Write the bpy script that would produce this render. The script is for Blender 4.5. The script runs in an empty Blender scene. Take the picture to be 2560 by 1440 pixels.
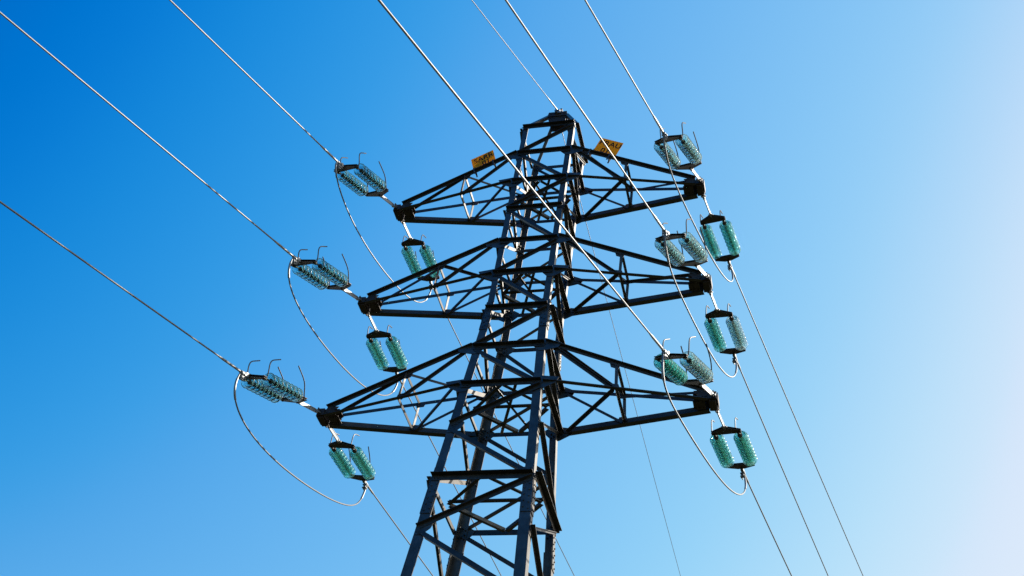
import bpy, math, random
from mathutils import Vector as V, Matrix
from math import radians as rad, comb

random.seed(7)
SC = bpy.context.scene
COL = SC.collection
ZO = 16.1                       # height of the first crossarm level above the foot of the pylon

# ------------------------------------------------------------------ camera
cam_d = bpy.data.cameras.new('camera')
cam = bpy.data.objects.new('camera', cam_d)
COL.objects.link(cam)
RT = V((0.9667962844890563, 0.22095253662295467, 0.12839361688977177))
UP = V((0.06519365040445413, -0.6990515115308931, 0.7120932327815759))
FW = V((-0.2470925580528427, 0.6800786430893531, 0.6902451064431003))
m = Matrix((RT, UP, -FW)).transposed().to_4x4()
m.translation = V((4.771904, -14.046611, -17.299653 + ZO))
cam.matrix_world = m
cam_d.sensor_width = 36.0
cam_d.lens = 36.0 * 3013.54 / 2560.0
cam_d.clip_start = 0.1
cam_d.clip_end = 8000
SC.camera = cam

# ------------------------------------------------------------------ light
SUN_AZ, SUN_EL = rad(50), rad(38)        # azimuth from +Y towards +X
SUN = V((math.cos(SUN_EL) * math.sin(SUN_AZ), math.cos(SUN_EL) * math.cos(SUN_AZ), math.sin(SUN_EL)))
world = bpy.data.worlds.new('World')
SC.world = world
world.use_nodes = True
nt = world.node_tree
nt.nodes.clear()
sky = nt.nodes.new('ShaderNodeTexSky')
sky.sky_type = 'NISHITA'
sky.sun_disc = False
sky.sun_elevation = SUN_EL
sky.sun_rotation = SUN_AZ
sky.altitude = 900
sky.air_density = 1.0
sky.dust_density = 0.6
sky.ozone_density = 2.0
bg = nt.nodes.new('ShaderNodeBackground')
bg.inputs['Strength'].default_value = 0.12
wo = nt.nodes.new('ShaderNodeOutputWorld')
SKY_K = 0.12
# the camera's response to the blue of the sky: brighter and paler towards the sun, deep blue away from it
geo = nt.nodes.new('ShaderNodeTexCoord')
dot = nt.nodes.new('ShaderNodeVectorMath'); dot.operation = 'DOT_PRODUCT'
dot.inputs[1].default_value = SUN
mad = nt.nodes.new('ShaderNodeMath'); mad.operation = 'MULTIPLY_ADD'
mad.inputs[1].default_value = 1.0 * SKY_K; mad.inputs[2].default_value = SKY_K
sc1 = nt.nodes.new('ShaderNodeVectorMath'); sc1.operation = 'SCALE'
sc2 = nt.nodes.new('ShaderNodeVectorMath'); sc2.operation = 'SCALE'; sc2.inputs['Scale'].default_value = 1.0 / SKY_K
crv = nt.nodes.new('ShaderNodeRGBCurve')
cm = crv.mapping
cm.use_clip = False
cm.extend = 'HORIZONTAL'
for ch, pts in enumerate((
        [(0, 0), (0.112, 0.0), (0.140, 0.026), (0.167, 0.094), (0.205, 0.172), (0.260, 0.282), (0.300, 0.412), (0.346, 0.578), (0.385, 0.705), (0.75, 1.0)],
        [(0, 0), (0.12, 0.06), (0.185, 0.163), (0.220, 0.262), (0.280, 0.396), (0.335, 0.488), (0.410, 0.598), (0.464, 0.680), (0.529, 0.768), (0.598, 0.817), (1.0, 1.0)],
        [(0, 0), (0.20, 0.27), (0.351, 0.603), (0.408, 0.712), (0.500, 0.815), (0.585, 0.868), (0.686, 0.906), (0.800, 0.937), (1.04, 0.968)])):
    c = cm.curves[ch]
    c.points[0].location = pts[0]; c.points[1].location = pts[-1]
    for p in pts[1:-1]: c.points.new(*p)
cm.update()
nt.links.new(geo.outputs['Generated'], dot.inputs[0])
nt.links.new(dot.outputs['Value'], mad.inputs[0])
nt.links.new(sky.outputs[0], sc1.inputs[0])
nt.links.new(mad.outputs[0], sc1.inputs['Scale'])
nt.links.new(sc1.outputs[0], crv.inputs['Color'])
nt.links.new(crv.outputs[0], sc2.inputs[0])
nt.links.new(sc2.outputs[0], bg.inputs['Color'])
nt.links.new(bg.outputs[0], wo.inputs['Surface'])
bg.inputs['Strength'].default_value = SKY_K

sun_d = bpy.data.lights.new('sun', 'SUN')
sun_d.energy = 5.0
sun_d.angle = rad(0.5)
sun_d.color = (1.0, 0.95, 0.87)
sun = bpy.data.objects.new('sun', sun_d)
COL.objects.link(sun)
sun.rotation_euler = (-SUN).to_track_quat('-Z', 'Y').to_euler()
sun.location = SUN * 60

vs = SC.view_settings
vs.view_transform = 'Standard'
vs.look = 'None'
vs.exposure = 0.0
vs.gamma = 1.0
SC.cycles.max_bounces = 16
SC.cycles.transmission_bounces = 16
SC.cycles.transparent_max_bounces = 24
SC.cycles.caustics_refractive = True
SC.cycles.caustics_reflective = False
SC.cycles.blur_glossy = 0.6
SC.cycles.sample_clamp_indirect = 4.0

# ------------------------------------------------------------------ materials
def principled(name, col, rough, metal, spec=0.5, noise=None):
    mt = bpy.data.materials.new(name)
    mt.use_nodes = True
    n = mt.node_tree
    b = n.nodes['Principled BSDF']
    b.inputs['Base Color'].default_value = (*col, 1)
    b.inputs['Roughness'].default_value = rough
    b.inputs['Metallic'].default_value = metal
    b.inputs['Specular IOR Level'].default_value = spec
    if noise:
        col2, scale, amt, rvar = noise
        tc = n.nodes.new('ShaderNodeTexCoord')
        nz = n.nodes.new('ShaderNodeTexNoise')
        nz.inputs['Scale'].default_value = scale
        nz.inputs['Detail'].default_value = 8
        nz.inputs['Roughness'].default_value = 0.65
        n.links.new(tc.outputs['Object'], nz.inputs['Vector'])
        rp = n.nodes.new('ShaderNodeValToRGB')
        rp.color_ramp.elements[0].position = 0.5 - amt
        rp.color_ramp.elements[1].position = 0.5 + amt
        rp.color_ramp.elements[0].color = (*col, 1)
        rp.color_ramp.elements[1].color = (*col2, 1)
        n.links.new(nz.outputs['Fac'], rp.inputs['Fac'])
        n.links.new(rp.outputs['Color'], b.inputs['Base Color'])
        mr = n.nodes.new('ShaderNodeMapRange')
        mr.inputs['To Min'].default_value = rough - rvar
        mr.inputs['To Max'].default_value = rough + rvar
        nz2 = n.nodes.new('ShaderNodeTexNoise')
        nz2.inputs['Scale'].default_value = scale * 3.1
        nz2.inputs['Detail'].default_value = 5
        n.links.new(tc.outputs['Object'], nz2.inputs['Vector'])
        n.links.new(nz2.outputs['Fac'], mr.inputs['Value'])
        n.links.new(mr.outputs['Result'], b.inputs['Roughness'])
    return mt

M_STEEL = principled('weathered_galvanised_steel', (0.105, 0.094, 0.078), 0.43, 0.70, 0.5, ((0.195, 0.178, 0.150), 4.0, 0.17, 0.07))
M_BRACE = principled('dark_weathered_bracing_steel', (0.062, 0.056, 0.050), 0.44, 0.65, 0.5, ((0.125, 0.110, 0.090), 5.0, 0.17, 0.07))
M_ARM = principled('weathered_crossarm_steel', (0.066, 0.062, 0.058), 0.48, 0.45, 0.5, ((0.125, 0.105, 0.086), 4.0, 0.2, 0.08))
M_BOLT = principled('bolt_steel', (0.20, 0.20, 0.20), 0.45, 0.7)
M_ALU = principled('aluminium_cable', (0.23, 0.225, 0.215), 0.52, 0.65, 0.5, ((0.28, 0.27, 0.26), 1.5, 0.2, 0.03))
M_FIT = principled('bright_galvanised_fitting', (0.42, 0.41, 0.39), 0.48, 0.50, 0.5, ((0.34, 0.33, 0.315), 14.0, 0.2, 0.06))
M_YOKE = principled('dull_brown_yoke_steel', (0.060, 0.045, 0.034), 0.55, 0.3, 0.4, ((0.105, 0.072, 0.052), 12.0, 0.2, 0.1))
M_CAP = principled('rusty_insulator_cap', (0.10, 0.075, 0.05), 0.55, 0.4, 0.4, ((0.17, 0.14, 0.10), 20.0, 0.2, 0.1))
M_HORN = principled('grey_horn_rod', (0.12, 0.115, 0.11), 0.45, 0.5)
M_SIGN = principled('yellow_translucent_plastic', (0.92, 0.47, 0.006), 0.5, 0.0, 0.15, ((0.82, 0.40, 0.006), 9.0, 0.2, 0.05))
_n = M_SIGN.node_tree
_t = _n.nodes.new('ShaderNodeBsdfTranslucent'); _t.inputs['Color'].default_value = (0.95, 0.56, 0.01, 1)
_x = _n.nodes.new('ShaderNodeMixShader'); _x.inputs[0].default_value = 0.37  # thin plastic: translucent share added to brighten the panel with sun from behind
_n.links.new(_n.nodes['Principled BSDF'].outputs[0], _x.inputs[1]); _n.links.new(_t.outputs[0], _x.inputs[2])
_n.links.new(_x.outputs[0], _n.nodes['Material Output'].inputs['Surface'])
M_INK = principled('black_letter_paint', (0.012, 0.011, 0.010), 0.6, 0.0, 0.1)

def glass(name, col, tint, tcol, mixf, refr):
    """toughened glass shell: part refraction, part clear thin-wall transmission, a little translucent scatter added for sun glow"""
    mt = bpy.data.materials.new(name)
    mt.use_nodes = True
    n = mt.node_tree
    b = n.nodes['Principled BSDF']
    b.inputs['Base Color'].default_value = (*col, 1)
    b.inputs['Roughness'].default_value = 0.06
    b.inputs['IOR'].default_value = 1.5
    b.inputs['Transmission Weight'].default_value = 1.0
    tr = n.nodes.new('ShaderNodeBsdfTransparent'); tr.inputs['Color'].default_value = (*tint, 1)
    gl = n.nodes.new('ShaderNodeBsdfGlossy'); gl.inputs['Roughness'].default_value = 0.28
    fr = n.nodes.new('ShaderNodeFresnel'); fr.inputs['IOR'].default_value = 1.55
    m0 = n.nodes.new('ShaderNodeMixShader')
    n.links.new(fr.outputs[0], m0.inputs[0]); n.links.new(tr.outputs[0], m0.inputs[1]); n.links.new(gl.outputs[0], m0.inputs[2])
    m1 = n.nodes.new('ShaderNodeMixShader'); m1.inputs[0].default_value = refr
    n.links.new(m0.outputs[0], m1.inputs[1]); n.links.new(b.outputs[0], m1.inputs[2])
    tl = n.nodes.new('ShaderNodeBsdfTranslucent'); tl.inputs['Color'].default_value = (*tcol, 1)
    mx = n.nodes.new('ShaderNodeMixShader'); mx.inputs[0].default_value = mixf
    n.links.new(m1.outputs[0], mx.inputs[1]); n.links.new(tl.outputs[0], mx.inputs[2])
    n.links.new(mx.outputs[0], n.nodes['Material Output'].inputs['Surface'])
    return mt
M_GREEN = glass('green_glass', (0.44, 0.90, 0.82), (0.62, 0.945, 0.89), (0.30, 0.90, 0.72), 0.07, 0.50)
M_CLEAR = glass('pale_glass', (0.74, 0.95, 0.93), (0.82, 0.965, 0.955), (0.70, 0.96, 0.88), 0.06, 0.62)

M_BLUE = glass('blue_tinted_glass', (0.58, 0.90, 0.90), (0.72, 0.935, 0.945), (0.55, 0.95, 0.88), 0.045, 0.62)

# ------------------------------------------------------------------ mesh builder
class MB:
    def __init__(s):
        s.v = []; s.f = []
    def poly_prism(s, ring, vec):
        """closed prism: polygon ring (list of points) extruded along vec"""
        n = len(ring); o = len(s.v)
        s.v += [V(p) for p in ring] + [V(p) + vec for p in ring]
        s.f.append(tuple(o + i for i in range(n))[::-1])
        s.f.append(tuple(o + n + i for i in range(n)))
        for i in range(n):
            j = (i + 1) % n
            s.f.append((o + i, o + j, o + n + j, o + n + i))
        return s
    def loft(s, r0, r1):
        n = len(r0); o = len(s.v)
        s.v += [V(p) for p in r0] + [V(p) for p in r1]
        s.f.append(tuple(o + i for i in range(n))[::-1])
        s.f.append(tuple(o + n + i for i in range(n)))
        for i in range(n):
            j = (i + 1) % n
            s.f.append((o + i, o + j, o + n + j, o + n + i))
        return s
    def plate(s, ring, nrm, t):
        nrm = V(nrm).normalized()
        return s.poly_prism(ring, nrm * t)
    def angle(s, P, Q, b1, b2, t, n, dirn=-1):
        """steel angle: heel on P-Q, one flange in the plane (down if dirn<0, up if >0), one along n"""
        P = V(P); Q = V(Q); d = (Q - P).normalized()
        n = V(n); n = (n - d * n.dot(d)).normalized()
        t1 = d.cross(n).normalized()
        ref = V((0, 0, dirn)) if abs(d.z) < 0.98 else V((dirn, 0, 0))
        if t1.dot(ref) < 0: t1 = -t1
        prof = [(0, 0), (b1, 0), (b1, t), (t, t), (t, b2), (0, b2)]
        ring = [P + t1 * a + n * b for a, b in prof]
        return s.poly_prism(ring, Q - P)
    def box(s, c, ax, ay, az):
        c = V(c); ax = V(ax); ay = V(ay); az = V(az)
        ring = [c - ax - ay - az, c + ax - ay - az, c + ax + ay - az, c - ax + ay - az]
        return s.poly_prism(ring, az * 2)
    def tube(s, pts, r, n=8, cap=True):
        pts = [V(p) for p in pts]; o = len(s.v)
        rr = r if isinstance(r, (list, tuple)) else [r] * len(pts)
        prev = None
        for i, p in enumerate(pts):
            a = pts[max(i - 1, 0)]; b = pts[min(i + 1, len(pts) - 1)]
            d = (b - a).normalized()
            if prev is None:
                x = d.orthogonal().normalized()
            else:
                x = (prev - d * prev.dot(d)).normalized()
            prev = x; y = d.cross(x)
            for k in range(n):
                an = 2 * math.pi * k / n
                s.v.append(p + (x * math.cos(an) + y * math.sin(an)) * rr[i])
        for i in range(len(pts) - 1):
            for k in range(n):
                k2 = (k + 1) % n
                s.f.append((o + i * n + k, o + i * n + k2, o + (i + 1) * n + k2, o + (i + 1) * n + k))
        if cap:
            s.f.append(tuple(o + k for k in range(n))[::-1])
            e = o + (len(pts) - 1) * n
            s.f.append(tuple(e + k for k in range(n)))
        return s
    def bolt(s, p, nrm, r=0.014, h=0.016):
        nrm = V(nrm).normalized(); x = nrm.orthogonal().normalized(); y = nrm.cross(x); p = V(p)
        ring = [p + (x * math.cos(a) + y * math.sin(a)) * r for a in [k * math.pi / 3 for k in range(6)]]
        return s.poly_prism(ring, nrm * h)
    def lathe(s, prof, n, o0=(0, 0, 0)):
        """closed profile of (x, r) turned about the X axis"""
        o0 = V(o0); o = len(s.v); m_ = len(prof)
        for k in range(n):
            a = 2 * math.pi * k / n
            for x, r in prof:
                s.v.append(o0 + V((x, r * math.cos(a), r * math.sin(a))))
        for k in range(n):
            k2 = (k + 1) % n
            for i in range(m_):
                j = (i + 1) % m_
                s.f.append((o + k * m_ + i, o + k * m_ + j, o + k2 * m_ + j, o + k2 * m_ + i))
        return s
    def build(s, name, mat, parent=None, origin=None, smooth=False):
        org = V(origin) if origin is not None else (V(parent['org']) if parent and 'org' in parent else V((0, 0, 0)))
        me = bpy.data.meshes.new(name)
        me.from_pydata([v - org for v in s.v], [], s.f)
        me.validate()
        import bmesh
        b = bmesh.new(); b.from_mesh(me)
        bmesh.ops.recalc_face_normals(b, faces=b.faces)
        b.to_mesh(me); b.free()
        if smooth:
            me.shade_smooth()
            try: me.set_sharp_from_angle(angle=rad(35))
            except Exception: pass
        me.materials.append(mat)
        o = bpy.data.objects.new(name, me)
        COL.objects.link(o)
        if parent: o.parent = parent
        else: o.location = org
        return o

ORG = {}
def empty(name, loc=(0, 0, 0)):
    o = bpy.data.objects.new(name, None)
    o.empty_display_size = 0.3
    COL.objects.link(o); o.location = loc
    return o
def tag(o, label=None, cat=None, group=None, kind=None):
    if label: o['label'] = label
    if cat: o['category'] = cat
    if group: o['group'] = group
    if kind: o['kind'] = kind
    return o

# ------------------------------------------------------------------ ground (a hillside rising behind the pylon)
def ground_z(x, y):
    h = 16.0 * math.tanh(y / 80.0)
    h += 0.25 * math.sin(x * 0.11 + 1.3) * math.sin(y * 0.09 + 0.4) * min(1.0, math.hypot(x, y) / 12)
    h += 6.0 * math.sin(x * 0.008 + 2) * math.cos(y * 0.006) * min(1.0, math.hypot(x, y) / 300)
    return h
g = MB()
rings = [0, 2, 4, 6, 8, 11, 15, 20, 26, 34, 44, 58, 76, 100, 135, 180, 240, 330, 460, 650, 950, 1400, 2100, 3500]
NS = 72
g.v.append(V((0, 0, ground_z(0, 0))))
for r in rings[1:]:
    for k in range(NS):
        a = 2 * math.pi * k / NS
        x, y = r * math.cos(a), r * math.sin(a)
        g.v.append(V((x, y, ground_z(x, y))))
for k in range(NS):
    g.f.append((0, 1 + k, 1 + (k + 1) % NS))
for i in range(len(rings) - 2):
    for k in range(NS):
        a = 1 + i * NS + k; b = 1 + i * NS + (k + 1) % NS
        g.f.append((a, a + NS, b + NS, b))
M_GROUND = principled('dry_meadow', (0.020, 0.030, 0.009), 0.95, 0.0, 0.1, ((0.058, 0.050, 0.024), 1.6, 0.16, 0.02))
tag(g.build('ground', M_GROUND, smooth=True), kind='structure')

# ------------------------------------------------------------------ lattice pylon
LV = [0.7856, 0.0, -0.7943, -1.5569, -2.3975, -3.1823, -3.9975, -4.8845, -5.6981, -6.5303, -7.4619, -8.3669, -9.42, -10.55, -11.75, -13.05, -14.45]
RING, U1, L1, H3, U2, L2, H6, U3, L3, Z10, H9, Z11 = range(12)
ZK = LV[H6]
def hw(z):
    return 0.5 - 0.004634 * z if z > ZK else 0.5 - 0.004634 * ZK - 0.064332 * (z - ZK)
BASE_Z = -ZO
TIP = [(2.737, -0.7905), (2.8926, -3.2083), (3.0294, -5.7012)]
def W(p):                                # tower frame -> world
    return V((p[0], p[1], p[2] + ZO))

pylon = empty('lattice_pylon', (0, 0, 0))
tag(pylon, 'dark steel lattice pylon with three pairs of crossarms and a pointed top', 'pylon')

def rot(k, p):                           # quarter turns: front (-y), right (+x), back (+y), left (-x)
    x, y, z = p
    for _ in range(k): x, y = -y, x
    return V((x, y, z))

# legs ------------------------------------------------------------
def leg_ring(z, b, t, k):
    w = hw(z)
    pr = [(0, 0), (b, 0), (b, t), (t, t), (t, b), (0, b)]
    return [W(rot(k, (-w + a, -w + c, z))) for a, c in pr]
SPL = [-4.16, -7.82]
for k in range(4):
    mb = MB()
    mb.loft(leg_ring(LV[RING] + 0.05, 0.10, 0.011, k), leg_ring(ZK, 0.105, 0.011, k))
    mb.loft(leg_ring(ZK + 0.0005, 0.105, 0.011, k), leg_ring(SPL[0], 0.105, 0.011, k))
    mb.loft(leg_ring(SPL[0] - 0.002, 0.130, 0.013, k), leg_ring(SPL[1], 0.134, 0.013, k))
    mb.loft(leg_ring(SPL[1] - 0.002, 0.155, 0.015, k), leg_ring(BASE_Z - 0.4, 0.165, 0.015, k))
    for i in range(16):
        for f in (0, 1):
            zb_ = 0.10 if LV[i] > SPL[0] else 0.13 if LV[i] > SPL[1] else 0.155
            for u, dz in ((0.45, .05), (0.78, .02), (0.78, -.06), (0.5, -.10), (0.8, -.13)):
                z = LV[i] + dz; w = hw(z); u_ = u * zb_
                p = (-w + u_, -w + 0.0155, z) if f == 0 else (-w + 0.0155, -w + u_, z)
                mb.bolt(W(rot(k, p)), rot(k, (0, 1, 0) if f == 0 else (1, 0, 0)), 0.013, 0.030)
    lg = mb.build('leg', M_STEEL, pylon)
    # splice plates with their bolts, outside on both flanges
    for zs, b in ((SPL[0], 0.115), (SPL[1], 0.142)):
        sp = MB()
        for f in (0, 1):
            def q(u, z, off):
                w = hw(z)
                p = (-w + u, -w - off, z) if f == 0 else (-w - off, -w + u, z)
                return W(rot(k, p))
            nv = rot(k, (0, -1, 0) if f == 0 else (-1, 0, 0))
            z0, z1 = zs + 0.30, zs - 0.34
            sp.loft([q(-0.004 if f else 0.012, z0, 0.002), q(b, z0, 0.002), q(b, z0, 0.012), q(-0.004 if f else 0.012, z0, 0.012)],
                    [q(-0.004 if f else 0.012, z1, 0.002), q(b, z1, 0.002), q(b, z1, 0.012), q(-0.004 if f else 0.012, z1, 0.012)])
            for i in range(6):
                zz = zs + 0.25 - i * 0.108
                for u in (0.04, b - 0.03):
                    sp.bolt(q(u, zz + (0.03 if u > 0.05 else 0), 0.0121), nv, 0.013, 0.015)
        sp.build('splice_plate', M_STEEL, lg)
    # step bolts up the outer edge of the left and right legs
    if k in (0, 2):
        pass

# face members ------------------------------------------------------
def fpt(k, side, z, off, inset=0.0):     # side -1 left / +1 right of the face seen from outside
    w = hw(z)
    return W(rot(k, (side * (w - inset), -w - off, z)))
def fmid(k, z, off=0.0, u=0.0):
    w = hw(z)
    return W(rot(k, (u * w, -w - off, z)))
def hsize(i): return 0.070 if i < 5 else 0.080 if i < 9 else 0.095
FN = [rot(k, (0, -1, 0)) for k in range(4)]

for k in range(4):
    n = FN[k]
    for i in [0, 1, 2, 3, 4, 5, 6, 7, 8, 10, 13, 15]:
        z = LV[i]; b = hsize(i)
        mb = MB()
        if k == 3: b *= 0.72
        zh = z + b * 0.5 - ((0.05, 0.05, 0.0, 0.05)[k] if i < 9 else (0.085, 0.045, 0.0, 0.07)[k])
        mb.angle(fpt(k, -1, zh, 0.0215), fpt(k, 1, zh, 0.0215), b, b * 0.95, 0.008, n, -1)
        for s_ in (-1, 1):
            for du in (0.05, 0.11):
                mb.bolt(fpt(k, s_, zh - b * 0.55, 0.0296, du), n, 0.011, 0.012)
        mb.build('horizontal_bar', M_BRACE, pylon)
    seq = list(range(0, 17))
    for i in range(16):
        za, zb = LV[i], LV[i + 1]
        sa = 1 if i % 2 == 0 else -1     # even levels on the right leg, odd on the left
        b = 0.058 if i < 6 else 0.068
        if k == 1 and sa == 1: b *= 0.55
        outw = sa == 1 or k in (1, 3)
        dA, dB = (0.125, 0.01 if i < 9 else 0.05) if sa == 1 else ((0.04, 0.04) if i < 6 else (0.08, 0.08))
        if k == 1: dA = dA * 0.45
        if k == 2: dA = dB = 0.02
        A = fpt(k, sa, za - dA, 0.0115, 0.02); B = fpt(k, -sa, zb - dB, 0.0115, 0.012)
        mb = MB()
        if outw:                         # rises to the right: outstanding flange on the upper edge
            d = (B - A).normalized()
            mb.angle(A + V((0, 0, b * 0.5)), B + V((0, 0, b * 0.5)), b, b * 0.95, 0.008, n, -1)
        else:
            # flange turned inwards on the lower edge
            P = A - V((0, 0, b * 0.45)) + n * 0.008; Q = B - V((0, 0, b * 0.45)) + n * 0.008
            dd = (Q - P).normalized()
            P2 = P + dd * 0.16; Q2 = Q - dd * 0.16
            t1 = dd.cross(n); t1 = t1 if t1.z > 0 else -t1
            mb.poly_prism([P, P + t1 * b, P + t1 * b - n * 0.008, P - n * 0.008], Q - P)
            mb.poly_prism([P2 - n * 0.0082, P2 - n * 0.0082 + t1 * 0.008, P2 - n * b * 0.9 + t1 * 0.008, P2 - n * b * 0.9], Q2 - P2)
        mb.build('diagonal_brace', M_BRACE, pylon)
    # gusset plates at the diagonal nodes
    for i in range(16):
        z = LV[i]; s = 1 if i % 2 == 0 else -1
        arm_level = i in (U1, L1, U2, L2, U3, L3)
        L = 0.10 if i < 9 else 0.13
        for side in ((-1, 1) if (arm_level and k in (0, 2)) else (s,)):
            def q(u, dz, off):
                zz = z + dz; w = hw(zz)
                return W(rot(k, (side * (w - u), -w - off, zz)))
            ring = [q(0.012, L, .0022), q(0.16, L * .55, .0022), q(0.24, 0.03, .0022), q(0.22, -0.05, .0022), q(0.12, -L * 1.2, .0022), q(0.012, -L * 1.2, .0022)]
            if arm_level and k in (0, 2):
                up = i in (U1, U2, U3)
                ring = [q(0.10, L * 1.0, .0022), q(0.21, 0.03, .0022), q(0.20, -0.05, .0022), q(0.09, -0.17, .0022),
                        q(-0.02, -0.17, .0022), q(-0.22, -0.12 if up else -0.06, .0022), q(-0.27, -0.03 if up else 0.05, .0022), q(-0.02, L * .9, .0022)]
            gp = MB().plate(ring, n, 0.008)
            for u, dz in ((0.05, 0.06), (0.05, -0.07), (0.13, 0.0), (0.09, -0.04), (0.06, 0.0)):
                gp.bolt(q(u, dz, 0.0103), n, 0.011, 0.012)
            if arm_level and k in (0, 2):
                for u in (-0.07, -0.15, -0.21):
                    gp.bolt(q(u, -0.02 if up else 0.0, 0.0103), n, 0.011, 0.012)
            gp.build('gusset_plate', M_STEEL, pylon)

# plan bracing inside the body ------------------------------------
for i in (L1, L2, L3, H9, 13):
    z = LV[i]; c = [fmid(k, z - 0.03, -0.02) for k in range(4)]
    dn = V((0, 0, -1))
    def bar(P, Q, b, dz=0.0):
        P = V(P) + V((0, 0, dz)); Q = V(Q) + V((0, 0, dz))
        d = (Q - P).normalized(); s = d.cross(V((0, 0, 1))).normalized()
        mb = MB()
        mb.poly_prism([P - s * b / 2, P + s * b / 2, P + s * b / 2 + V((0, 0, .006)), P - s * b / 2 + V((0, 0, .006))], Q - P)
        mb.poly_prism([P - s * b / 2 + V((0, 0, .0065)), P - s * (b / 2 - .006) + V((0, 0, .0065)), P - s * (b / 2 - .006) + V((0, 0, b)), P - s * b / 2 + V((0, 0, b))], Q - P)
        mb.build('plan_brace', M_BRACE, pylon)
    for k in range(4):
        a = c[k]; b_ = c[(k + 1) % 4]; d = (b_ - a).normalized()
        bar(a + d * 0.03, b_ - d * 0.03, 0.055)
    bar(c[3], c[1], 0.065, 0.06)
    if i in (L1, L2, L3):
        bar(fmid(0, z, -0.02, -0.24), fmid(2, z, -0.02, -0.34), 0.04, -0.012)
        bar(fmid(0, z, -0.02, 0.36), fmid(2, z, -0.02, 0.46), 0.045, -0.024)

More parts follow.
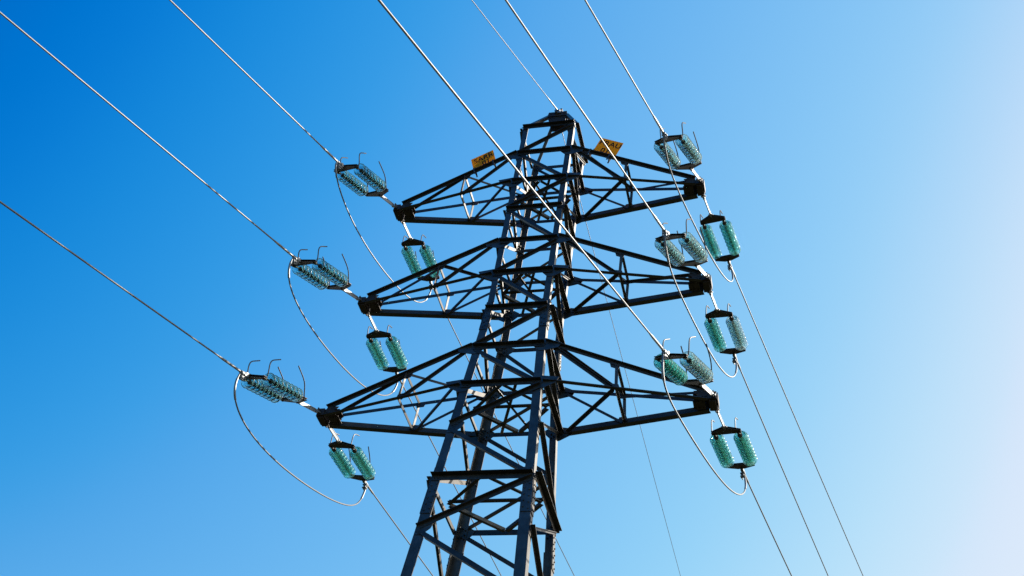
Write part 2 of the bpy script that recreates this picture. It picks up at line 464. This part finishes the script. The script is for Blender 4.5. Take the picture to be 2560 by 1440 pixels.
# crossarms ---------------------------------------------------------
def lerp(a, b, t): return V(a) + (V(b) - V(a)) * t
for j in range(3):
    zu, zl = (LV[U1], LV[L1]) if j == 0 else (LV[U2], LV[L2]) if j == 1 else (LV[U3], LV[L3])
    tx, tz = TIP[j]
    for sd in (-1, 1):
        arm = empty('crossarm', (0, 0, 0)); arm.parent = pylon
        arm['org'] = (0, 0, 0)
        wu, wl = hw(zu), hw(zl)
        ch = {}
        for nm, y, up in (('nu', -1, 1), ('nl', -1, -1), ('fu', 1, 1), ('fl', 1, -1)):
            w_, z_ = (wu, zu) if up > 0 else (wl, zl)
            P = W((sd * (w_ + 0.02), y * (w_ + 0.0115), z_))
            Q = W((sd * (tx + 0.02), y * 0.105, tz + (0.075 if up > 0 else -0.065)))
            ch[nm] = (P, Q)
            heavy = nm == ('fl' if sd < 0 else 'fl')
            b = 0.062 if up > 0 else 0.058
            if nm == 'fl': b = 0.088
            mb = MB()
            if up > 0: mb.angle(P + V((0, 0, .03)), Q + V((0, 0, .03)), b, b, 0.008, (0, y, 0), -1)
            else: mb.angle(P - V((0, 0, .03)), Q - V((0, 0, .03)), b, b * 1.05, 0.008, (0, y, 0), 1)
            for t in (0.035, 0.06, 0.085, 0.93, 0.955):
                mb.bolt(lerp(P, Q, t) + V((0, y * 0.0085, 0)), (0, y, 0), 0.011, 0.012)
            mb.build('chord', M_ARM, arm)
        S = 0.44
        nd = {kk: lerp(*ch[kk], S) for kk in ch}
        bars = [('nu', 'nl'), ('nu', 'fu'), ('nl', 'fl'), ('fu', 'fl')]
        cy = V((0, 0, 0))
        def lac(P, Q, b, n):
            MB().angle(P, Q, b, b, 0.006, n, -1).build('lacing_bar', M_ARM, arm)
        inn = V((0, 1, 0))
        for a_, b_ in bars:
            P, Q = nd[a_], nd[b_]
            d = (Q - P).normalized()
            lac(P + d * 0.01, Q - d * 0.01, 0.046, (sd, 0.3, 0.2))
        # diagonals, built with the two-fold symmetry of the pylon
        A = (lambda s: s) if sd < 0 else (lambda s: ('f' if s[0] == 'n' else 'n') + s[1])
        def root(nm):
            return ch[nm][0]
        yo = {'n': V((0, 0.012, 0)), 'f': V((0, -0.012, 0))}
        lac(nd[A('nl')] + yo[A('nl')[0]], lerp(*ch[A('nu')], 0.05) + yo[A('nl')[0]] - V((0, 0, .05)), 0.046, (0, -1 if A('n ')[0] == 'n' else 1, 0))
        lac(nd[A('fl')] + yo[A('fl')[0]], lerp(*ch[A('fu')], 0.05) + yo[A('fl')[0]] - V((0, 0, .02)), 0.050, (0, 1 if A('f ')[0] == 'f' else -1, 0))
        lac(nd[A('fl')] + V((0, 0, -.02)), lerp(*ch[A('nl')], 0.06) + V((0, 0, -.02)), 0.050, (0, 0, -1))
        lac(nd[A('nu')] + V((0, 0, .02)), lerp(*ch[A('fu')], 0.05) + V((0, 0, .02)), 0.046, (0, 0, -1))
        lac(nd[A('nu')] + V((0, 0, -.02)), lerp(*ch[A('fu')], 0.985) + V((0, 0, 0)), 0.046, (0, 0, -1))
        lac(nd[A('fl')] + V((0, 0, .01)), lerp(*ch[A('nl')], 0.90), 0.040, (0, 0, -1)) if False else None
        # gussets at the lacing nodes
        for kk in nd:
            y = -1 if kk[0] == 'n' else 1
            dz = 1 if kk[1] == 'l' else -1
            P, Q = ch[kk]; d = (Q - P).normalized(); p = nd[kk] - V((0, y * 0.008, 0))
            up_ = V((0, 0, dz))
            gp = MB().plate([p - d * .10, p + d * .08, p + d * .05 + up_ * .09, p - d * .07 + up_ * .09], (0, -y, 0), 0.007)
            gp.build('gusset_plate', M_ARM, arm)
        # tip bracket: cheeks, shelf plates and the end yoke the strings hang from
        tb = MB()
        X = V((sd, 0, 0)); Y = V((0, 1, 0)); Z = V((0, 0, 1))
        o = W((sd * tx, 0, tz))
        for y in (-1, 1):
            ring = [o - X * .19 + Y * y * .118 + Z * .085, o + X * .0 + Y * y * .112 + Z * .10, o + X * .03 + Y * y * .112 + Z * .02,
                    o + X * .03 + Y * y * .112 - Z * .09, o - X * .17 + Y * y * .118 - Z * .085, o - X * .13 + Y * y * .118]
            tb.plate(ring, (0, y, 0), 0.010)
        for dz, x1 in ((0.045, .06), (-0.088, -.02)):
            tb.plate([o - X * .20 - Y * .100 + Z * dz, o + X * x1 - Y * .108 + Z * dz, o + X * x1 + Y * .108 + Z * dz, o - X * .20 + Y * .100 + Z * dz], (0, 0, 1), 0.010)
        for dx in (-.17, -.11, -.05):
            for y in (-.07, .07):
                tb.bolt(o + X * dx + Y * y - Z * .0882, (0, 0, -1), 0.013, 0.016)
        tb.box(o - X * .14 - Z * .095, X * .010, Y * .09, Z * .0065)
        tb.box(o + X * .095 - Z * .105, X * .045, Y * .115, Z * .014)
        tb.box(o + X * .095 - Z * .025, X * .060, Y * .150, Z * .065)
        tb.plate([o + X * .163 - Y * .12 - Z * .085, o + X * .163 + Y * .12 - Z * .085, o + X * .163 + Y * .12 + Z * .04, o + X * .163 - Y * .12 + Z * .04], X, 0.012)
        for y in (-1, 1):
            for dx in (-.145, -.095, -.05, 0.0):
                tb.bolt(o + X * dx + Y * y * .129 + Z * (0.03 if dx < -.1 else -.03), (0, y, 0), 0.014, 0.014)
            tb.box(o + X * .114 + Y * y * .185 - Z * .03, X * .010, Y * .035, Z * .035)
            tb.tube([o + X * .085 + Y * y * .20 - Z * .03, o + X * .145 + Y * y * .20 - Z * .03], 0.014, 8)
            tb.bolt(o + X * .08 + Y * y * .09 - Z * .0905, (0, 0, -1), 0.016, 0.02)
        tb.build('tip_bracket', M_YOKE, arm)

# earth wire peak ---------------------------------------------------
peak = empty('earth_wire_peak', (0, 0, 0)); peak.parent = pylon
zp = 1.61
wr = hw(LV[RING])
for sx, sy in ((-1, -1), (1, -1), (-1, 1), (1, 1)):
    P = W((sx * (wr - 0.01), sy * (wr - 0.02), LV[RING] + 0.02)); Q = W((sx * 0.145, sy * 0.085, zp + 0.035))
    MB().angle(P, Q, 0.065, 0.065, 0.008, (sx, 0, 0) if sy < 0 else (sx * .2, 1, 0), -1).build('peak_bar', M_STEEL, peak)
cp = MB()
o = W((0, 0, zp))
for y in (-1, 1):
    cp.plate([o + V((-.20, y * .10, -.02)), o + V((-.18, y * .10, .09)), o + V((.18, y * .10, .09)), o + V((.20, y * .10, -.02)), o + V((.17, y * .10, -.25)), o + V((-.14, y * .10, -.25))], (0, y, 0), 0.010)
    for bx in (-.13, -.05, .06, .13):
        for bz in (0.03, -0.10):
            cp.bolt(o + V((bx, y * .1105, bz)), (0, y, 0), 0.013, 0.014)
cp.plate([o + V((-.19, -.13, -.055)), o + V((.19, -.13, -.055)), o + V((.19, .13, -.055)), o + V((-.19, .13, -.055))], (0, 0, -1), 0.010)
cp.box(o + V((0, 0, .125)), V((.070, 0, 0)), V((0, .085, 0)), V((0, 0, .070)))
cp.box(o + V((.05, -.02, .20)), V((.020, 0, 0)), V((0, .06, 0)), V((0, 0, .03)))
cp.build('cap_plate', M_YOKE, peak)
ck = MB()
o = W((0, 0, 1.60))
ck.box(o + V((-.02, -.13, .07)), V((.016, 0, 0)), V((0, .06, 0)), V((0, 0, .05)))
ck.box(o + V((.03, -.12, .09)), V((.03, 0, 0)), V((0, .012, 0)), V((0, 0, .05)))
ck.tube([o + V((-.05, -.17, .06)), o + V((.05, -.17, .06))], 0.016, 8)
ck.tube([o + V((0.06, -.06, .12)), o + V((.09, -.06, .12))], 0.04, 10)
ck.build('wire_clamp', M_FIT, peak)

# ------------------------------------------------------------------ line signs on the upper crossarms
def make_sign(sd, s0, Wd, h0, H, words, label):
    zt = TIP[0][1]
    A = W((sd * hw(0), -hw(0), 0)); B = W((sd * TIP[0][0], -0.1, zt + 0.07))
    c = (B - A).normalized(); nr = c.cross(V((0, 0, 1))).normalized(); up = nr.cross(c)
    if up.z < 0: up = -up
    cc = c * sd
    out = cc.cross(up).normalized()          # faces the viewer's side
    if out.y > 0: out = -out
    c0 = A + c * s0 + V((0, 0.03, 0))
    root = empty('line_sign', c0)
    tag(root, label, 'sign', 'yellow signs on the top crossarm')
    root['org'] = tuple(c0)
    l = c0 - cc * Wd / 2; r = c0 + cc * Wd / 2
    pl = MB().plate([l + up * h0, r + up * h0, r + up * (h0 + H), l + up * (h0 + H)], -out, 0.003)
    pl.build('sign_panel', M_SIGN, root)
    for t in (-0.42, 0.42) if sd < 0 else (-0.50, 0.36):
        b0 = c0 + cc * Wd * t - out * 0.012
        bk = MB().plate([b0 - cc * .014 + up * (h0 + .10), b0 + cc * .014 + up * (h0 + .10), b0 + cc * .014 + up * (-.10), b0 - cc * .014 + up * (-.10)], out, 0.006)
        b1 = c0 + cc * Wd * t + out * 0.12
        bk.plate([b1 - cc * .014 + up * .02, b1 + cc * .014 + up * .02, b1 + cc * .014 - up * .16, b1 - cc * .014 - up * .16], out, 0.006)
        for q in range(3):
            bk.bolt(b1 - up * (.04 + .045 * q) + out * .006, out, 0.006, 0.006)
        bk.box(b0 + out * .065 - up * .05, cc * .012, out * .060, up * .004)
        bk.build('sign_bracket', M_ARM, root)
    # lettering, turned into mesh
    for txt, size, fy, nm in words:
        cu = bpy.data.curves.new('t', 'FONT'); cu.body = txt; cu.size = size; cu.align_x = 'CENTER'
        cu.extrude = 0.0006; cu.offset = 0.0035; cu.space_character = 1.06
        to = bpy.data.objects.new('t', cu); COL.objects.link(to)
        dg = bpy.context.evaluated_depsgraph_get()
        me = bpy.data.meshes.new_from_object(to.evaluated_get(dg))
        bpy.data.objects.remove(to)
        lo = bpy.data.objects.new('lettering', me); COL.objects.link(lo)
        me.materials.clear(); me.materials.append(M_INK)
        mm = Matrix((cc * 0.86, up, out)).transposed().to_4x4()
        mm.translation = (cc * (nm * Wd) + up * (h0 + fy * H)) + out * 0.0012
        lo.parent = root; lo.matrix_local = mm
    return root
make_sign(-1, 0.678, 0.463, 0.103, 0.41, (('SARR', 0.190, 0.57, 0.03), ('01', 0.190, 0.17, 0.10)),
          'yellow sign lettered SARR 01 above the upper left crossarm')
make_sign(1, 0.606, 0.44, 0.095, 0.437, (('PRAU', 0.190, 0.58, 0.02), ('01', 0.190, 0.10, -0.04)),
          'yellow sign lettered PRAU 01 above the upper right crossarm')

# ------------------------------------------------------------------ insulator assemblies
LA, LB, LC, LD, LE, HS = 0.6013, 0.7985, 1.8015, 1.9665, 2.1488, 0.1861
NDISC = 8
X0, PITCH = 0.880, 0.1085
# one glass shell: bell with two ribs, opening along +X
shell_prof = [(0.018, 0.034), (0.014, 0.056), (0.020, 0.086), (0.038, 0.108), (0.060, 0.119), (0.067, 0.124), (0.074, 0.124), (0.079, 0.119), (0.076, 0.113), (0.068, 0.110),
              (0.048, 0.099), (0.034, 0.088), (0.044, 0.080), (0.044, 0.074), (0.028, 0.062), (0.024, 0.034)]
shell_prof = [(x, r * 0.935 if r > 0.05 else r) for x, r in shell_prof]
SHELL = {}
for nm, mt in (('green', M_GREEN), ('pale', M_CLEAR), ('blue', M_BLUE)):
    o = MB().lathe(shell_prof, 32).build('glass_disc', mt, smooth=True)
    SHELL[nm] = o.data
    bpy.data.objects.remove(o)
def core_mesh():
    mb = MB()
    for i in range(NDISC):
        x = X0 + i * PITCH
        mb.lathe([(-0.030, 0.006), (-0.030, 0.028), (-0.018, 0.038), (0.004, 0.041), (0.018, 0.039), (0.024, 0.028), (0.024, 0.006)], 16, (x, 0, 0))
        mb.tube([(x + 0.030, 0, 0), (x + PITCH - 0.028, 0, 0)], 0.013, 10)
    mb.tube([(0.775, 0, 0), (X0 - 0.030, 0, 0)], [0.018, 0.016], 10)
    mb.box((0.785, 0, 0), (0.022, 0, 0), (0, 0.020, 0), (0, 0, 0.026))
    e = X0 + (NDISC - 1) * PITCH + PITCH - 0.028
    mb.tube([(e, 0, 0), (1.815, 0, 0)], 0.015, 10)
    mb.box((1.80, 0, 0), (0.024, 0, 0), (0, 0.022, 0), (0, 0, 0.026))
    return mb
_o = core_mesh().build('string_core', M_CAP, smooth=True); CORE = _o.data; bpy.data.objects.remove(_o)

def mesh_of(mb, name, mat, smooth=False):
    o = mb.build(name, mat, smooth=smooth); d = o.data; bpy.data.objects.remove(o); return d
lk = MB()
lk.box((0.32, 0, 0), (0.25, 0, 0), (0, 0.009, 0), (0, 0, 0.028))
lk.box((0.32, 0, 0.0295), (0.23, 0, 0), (0, 0.014, 0), (0, 0, 0.004))
for x in (0.075, 0.565):
    for y in (-0.0145, 0.0145):
        lk.box((x, y, 0), (0.030, 0, 0), (0, 0.005, 0), (0, 0, 0.022))
LINK = mesh_of(lk, 'link_bar', M_FIT)
sh = MB()
for x in (0.045, 0.575):
    sh.tube([(x, -.045, 0), (x, .045, 0)], 0.014, 8)
    sh.box((x, 0, 0), (0.030, 0, 0), (0, 0.012, 0), (0, 0, 0.022))
sh.tube([(-0.02, -.02, 0), (0.02, -.026, 0), (0.05, -.026, 0)], 0.011, 8)
sh.tube([(-0.02, .02, 0), (0.02, .026, 0), (0.05, .026, 0)], 0.011, 8)
sh.box((LA + 0.005, 0, 0), (0.035, 0, 0), (0, 0.010, 0), (0, 0, 0.024))
SHACK = mesh_of(sh, 'shackle', M_FIT)
def yoke(xa, xb, sgn):
    mb = MB()
    hp = HS + 0.045
    for z in (-0.017, 0.011):
        mb.plate([(xa - .03 * sgn, -.055, z), (xa - .03 * sgn, .055, z), (xb - .065 * sgn, hp, z), (xb + .015 * sgn, hp, z), (xb + .015 * sgn, -hp, z), (xb - .065 * sgn, -hp, z)], (0, 0, 1), 0.006)
    mb.box((xb - .02 * sgn, 0, -0.001), (0.02, 0, 0), (0, hp * .8, 0), (0, 0, 0.009))
    for y in (-HS, 0, HS):
        x = xa if y == 0 else xb - .015 * sgn
        mb.bolt((x, y, 0.0172), (0, 0, 1), 0.015, 0.018)
        mb.bolt((x, y, -0.0172), (0, 0, -1), 0.015, 0.018)
    return mb
YA = mesh_of(yoke(LA + 0.03, LB - 0.03, 1), 'yoke_plate', M_YOKE)
YB = mesh_of(yoke(LD - 0.03, LC + 0.03, -1), 'yoke_plate', M_YOKE)
cl = MB()
cl.tube([(LD - .02, 0, 0), (LD + 0.08, 0, 0)], 0.020, 8)
cl.box((LD + 0.05, 0, 0), (0.03, 0, 0), (0, 0.024, 0), (0, 0, 0.030))
cl.tube([(LD + 0.06, 0, 0), (LE + 0.02, 0, 0)], 0.026, 10)
cl.box((LE - 0.03, 0, -.035), (0.045, 0, 0), (0, 0.014, 0), (0, 0, 0.045))
cl.box((LE - 0.02, 0.022, -.055), (0.035, 0, 0), (0, 0.007, 0), (0, 0, 0.060))
for x in (-.045, 0.0):
    for z in (-.03, -.085):
        cl.bolt((LE - .015 + x, 0.029, z), (0, 1, 0), 0.014, 0.018)
        cl.bolt((LE - .015 + x, -0.014, z), (0, -1, 0), 0.014, 0.018)
CLAMP = mesh_of(cl, 'jumper_terminal', M_FIT)
def rodpts(p, rad_=0.05):
    """polyline with rounded corners"""
    out = [V(p[0])]
    for i in range(1, len(p) - 1):
        a, b, c = V(p[i - 1]), V(p[i]), V(p[i + 1])
        d0 = (a - b).normalized() * min(rad_, (a - b).length * .45); d1 = (c - b).normalized() * min(rad_, (c - b).length * .45)
        for t in [0, .25, .5, .75, 1]:
            out.append((b + d0) * (1 - t) ** 2 + b * 2 * t * (1 - t) + (b + d1) * t ** 2)
    out.append(V(p[-1])); return out
def horn_short(x, y, s):
    return MB().tube(rodpts([(x, y + .03, 0.01), (x + .005 * s, y + .05, .05), (x + .01 * s, y + .05, .275), (x + .25 * s, y + .055, .365)], .09), 0.0095, 8)
def horn_long(x, y, s):
    return MB().tube(rodpts([(x, y + .03, 0.01), (x + .04 * s, y + .05, .05), (x + .065 * s, y + .05, .24), (x + .31 * s, y + .055, .42)], .13), 0.0095, 8)
# side facing the camera (-Y) carries the hooked horn, the other side the long raked horn
HORN = {'n': [mesh_of(horn_short(LC + .02, y, -1), 'arcing_horn', M_HORN, True) for y in (-HS, HS)] + [mesh_of(horn_long(LB - .02, y, 1), 'arcing_horn', M_HORN, True) for y in (-HS, HS)],
        'f': [mesh_of(horn_short(LB - .02, y, 1), 'arcing_horn', M_HORN, True) for y in (-HS, HS)] + [mesh_of(horn_long(LC + .02, y, -1), 'arcing_horn', M_HORN, True) for y in (-HS, HS)]}

ASM = {
 ('n', -1, 1): ((-2.8515, -0.1802, -0.8527), (-0.12696, -0.89033, -0.43725), (0.98859, -0.1496, 0.01756)),
 ('n', -1, 2): ((-3.0071, -0.1802, -3.2705), (-0.13152, -0.90164, -0.412), (0.99115, -0.12706, -0.03835)),
 ('n', -1, 3): ((-3.1439, -0.1802, -5.7635), (-0.14028, -0.91502, -0.37824), (0.98866, -0.10878, -0.10351)),
 ('n', 1, 1): ((2.8515, -0.1802, -0.8527), (-0.16571, -0.87702, -0.45097), (0.98281, -0.1846, -0.00213)),
 ('n', 1, 2): ((3.0071, -0.1802, -3.2705), (-0.18252, -0.88684, -0.4245), (0.983, -0.17334, -0.06053)),
 ('n', 1, 3): ((3.1439, -0.1802, -5.7635), (-0.20295, -0.9039, -0.37652), (0.97848, -0.17261, -0.11303)),
 ('f', -1, 1): ((-2.851, 0.2149, -0.7814), (-0.02082, 0.98804, 0.15281), (0.99977, 0.02136, -0.00187)),
 ('f', -1, 2): ((-3.0066, 0.2149, -3.1992), (-0.05915, 0.98693, 0.14991), (0.99713, 0.05132, 0.0556)),
 ('f', -1, 3): ((-3.1434, 0.2149, -5.6922), (-0.03464, 0.98845, 0.14756), (0.997, 0.04441, -0.06343)),
 ('f', 1, 1): ((2.851, 0.2149, -0.7814), (0.13284, 0.98178, 0.13588), (0.98968, -0.13883, 0.0356)),
 ('f', 1, 2): ((3.0066, 0.2149, -3.1992), (0.1067, 0.98164, 0.15812), (0.99372, -0.09989, -0.0504)),
 ('f', 1, 3): ((3.1434, 0.2149, -5.6922), (0.10378, 0.98192, 0.15831), (0.99451, -0.10462, -0.00301))}
# glass of the two columns of each string, left then right in the picture
TINT = {('n', -1, 1): 'bb', ('n', -1, 2): 'bb', ('n', -1, 3): 'bb', ('n', 1, 1): 'pp', ('n', 1, 2): 'pp', ('n', 1, 3): 'gp',
        ('f', -1, 1): 'gg', ('f', -1, 2): 'gg', ('f', -1, 3): 'gg', ('f', 1, 1): 'gg', ('f', 1, 2): 'gp', ('f', 1, 3): 'gg'}
LVL = {1: 'upper', 2: 'middle', 3: 'lower'}
SIDE = {-1: 'left', 1: 'right'}
def glass_words(k):
    return {'pp': 'pale clear', 'bb': 'bluish', 'gg': 'green', 'gp': 'half green half clear'}[TINT[k]]
def obj(name, data, parent):
    o = bpy.data.objects.new(name, data); COL.objects.link(o); o.parent = parent; return o
for k, (b, u, v) in ASM.items():
    s, sd, j = k
    u = V(u).normalized(); v = V(v); v = (v - u * v.dot(u)).normalized()
    y = v if s == 'n' else -v
    z = u.cross(y).normalized()
    mm = Matrix((u, y, z)).transposed().to_4x4(); mm.translation = W(b)
    root = empty('insulator_string'); root.matrix_world = mm
    where = 'on the viewer side of' if s == 'n' else 'below and behind'
    tag(root, f'{glass_words(k)} insulator pair {where} the {LVL[j]} {SIDE[sd]} crossarm tip', 'insulator', 'insulator strings at the crossarm tips')
    obj('link_bar', LINK, root); obj('shackle', SHACK, root)
    obj('yoke_plate', YA, root); obj('yoke_plate', YB, root); obj('jumper_terminal', CLAMP, root)
    for q, yy in enumerate((-HS, HS)):
        c = obj('string_core', CORE, root); c.location = (0, yy, 0)
        side = q if s == 'n' else 1 - q
        me = SHELL[{'g': 'green', 'p': 'pale', 'b': 'blue'}[TINT[k][side]]]
        for i in range(NDISC):
            d = obj('glass_disc', me, c); d.location = (X0 + i * PITCH, 0, 0)
    for h in HORN[s]:
        obj('arcing_horn', h, root)

# ------------------------------------------------------------------ conductors, earth wires, jumpers
WIRE = {'nLL': ((-3.4454, -2.1465, -6.5763), (-0.1183, -0.32153, 0.00048)), 'nLM': ((-3.2897, -2.1177, -4.1559), (-0.10383, -0.38278, 0.00053)),
 'nLU': ((-3.1244, -2.0934, -1.7923), (-0.10006, -0.42488, 0.0005)), 'nRL': ((2.7078, -2.1226, -6.5726), (-0.16986, -0.35336, 0.00049)),
 'nRM': ((2.6149, -2.0859, -4.1828), (-0.14607, -0.42396, 0.00049)), 'nRU': ((2.4955, -2.0648, -1.8218), (-0.12832, -0.47187, 0.0005)),
 'fLL': ((-3.2178, 2.3389, -5.3751), (-0.01885, 0.17305, 0.0005)), 'fLM': ((-3.1337, 2.3357, -2.8771), (-0.04369, 0.15253, 0.00046)),
 'fLU': ((-2.8958, 2.338, -0.453), (-0.01136, 0.16135, 0.00049)), 'fRL': ((3.3664, 2.3249, -5.352), (0.11858, 0.16952, 0.0005)),
 'fRM': ((3.2359, 2.3243, -2.8594), (0.12633, 0.16739, 0.00049)), 'fRU': ((3.1365, 2.3246, -0.4894), (0.15585, 0.14004, 0.00048)),
 'nE': ((0.0, -0.2293, 1.6384), (-0.17095, -0.42885, 0.0005)), 'fE': ((0.0, 0.0207, 1.6184), (0.01038, 0.0179, 0.00043))}
def wire_pts(b, pr, sy, s0, s1, n, pw=1.0):
    out = []
    for i in range(n + 1):
        s = s0 + (s1 - s0) * (i / n) ** pw
        out.append(W((b[0] + pr[0] * s, b[1] + sy * s, b[2] + pr[1] * s + pr[2] * s * s)))
    return out
NAMES = {'LL': ('lower', 'left'), 'LM': ('middle', 'left'), 'LU': ('upper', 'left'), 'RL': ('lower', 'right'), 'RM': ('middle', 'right'), 'RU': ('upper', 'right')}
for key, (b, pr) in WIRE.items():
    sy = -1 if key[0] == 'n' else 1
    e = key[1] == 'E'
    far_end = 60 if sy < 0 else 260
    r = (0.0080 if sy < 0 else 0.0065) if e else 0.0118
    o = MB().tube(wire_pts(b, pr, sy, 0.0, far_end, 90, 1.6), r, 10).build('earth_wire' if e else 'conductor_cable', M_ALU, origin=W(b), smooth=True)
    o['org'] = tuple(W(b))
    if e:
        tag(o, 'thin earth wire running overhead from the pylon peak towards the viewer' if sy < 0 else 'very thin earth wire running away behind the pylon from its peak', 'earth wire', 'earth wires at the pylon peak')
    else:
        lv, sd = NAMES[key[1:]]
        tag(o, f'thick conductor coming overhead to the {lv} {sd} crossarm' if sy < 0 else f'conductor leading away downhill of view behind the {lv} {sd} crossarm'.replace(' downhill of view', ''), 'cable', 'conductors of the power line')
    L = 0.42 if e else (0.55 if sy < 0 else 0.38)
    pts = wire_pts(b, pr, sy, -0.06, L, 6)
    MB().tube(pts, [r * 1.6] * 6 + [r * 1.2], 10).build('compression_sleeve', M_FIT, o, smooth=True)

JUMP = {(-1, 1): [[-3.124, -2.093, -1.792], [-3.124, -2.407, -2.194], [-3.048, -0.709, -2.943], [-2.969, 0.887, -1.516], [-2.9, 2.279, -1.85], [-2.896, 2.338, -0.453]],
 (-1, 2): [[-3.29, -2.118, -4.156], [-3.303, -2.412, -5.177], [-3.238, -0.597, -4.629], [-3.192, 0.592, -4.465], [-3.112, 2.529, -3.867], [-3.134, 2.336, -2.877]],
 (-1, 3): [[-3.445, -2.146, -6.576], [-3.449, -2.506, -7.683], [-3.346, -0.342, -7.291], [-3.228, 2.194, -6.016], [-3.227, 2.268, -6.195], [-3.218, 2.339, -5.375]],
 (1, 1): [[2.495, -2.065, -1.822], [2.555, -1.661, -2.916], [2.742, -0.456, -1.526], [3.009, 1.12, -2.461], [3.312, 2.672, -1.021], [3.136, 2.325, -0.489]],
 (1, 2): [[2.615, -2.086, -4.183], [2.652, -1.774, -5.305], [2.83, -0.567, -3.87], [3.019, 0.674, -5.01], [3.344, 2.343, -3.704], [3.236, 2.324, -2.859]],
 (1, 3): [[2.708, -2.123, -6.573], [2.674, -2.306, -7.904], [2.878, -0.931, -6.328], [3.128, 0.53, -7.429], [3.536, 2.486, -6.041], [3.366, 2.325, -5.352]]}
for (sd, j), c in JUMP.items():
    n = len(c) - 1
    def bz(t):
        p = V((0, 0, 0))
        for i in range(n + 1): p += V(c[i]) * (comb(n, i) * t ** i * (1 - t) ** (n - i))
        return W(p)
    pts = [bz(i / 72) for i in range(73)]
    org = pts[0]
    o = MB().tube(pts, 0.0122, 10).build('jumper_cable', M_ALU, origin=org, smooth=True)
    o['org'] = tuple(org)
    tag(o, f'slack jumper loop hanging below the {LVL[j]} {SIDE[sd]} crossarm tip', 'jumper', 'jumper loops under the crossarms')
    for rng in ((0.03, 0.115), (0.90, 0.97)):
        MB().tube([bz(rng[0] + (rng[1] - rng[0]) * i / 8) for i in range(9)], 0.0175, 10).build('compression_sleeve', M_FIT, o, smooth=True)

# helper properties are no longer needed
for o in bpy.data.objects:
    if 'org' in o: del o['org']
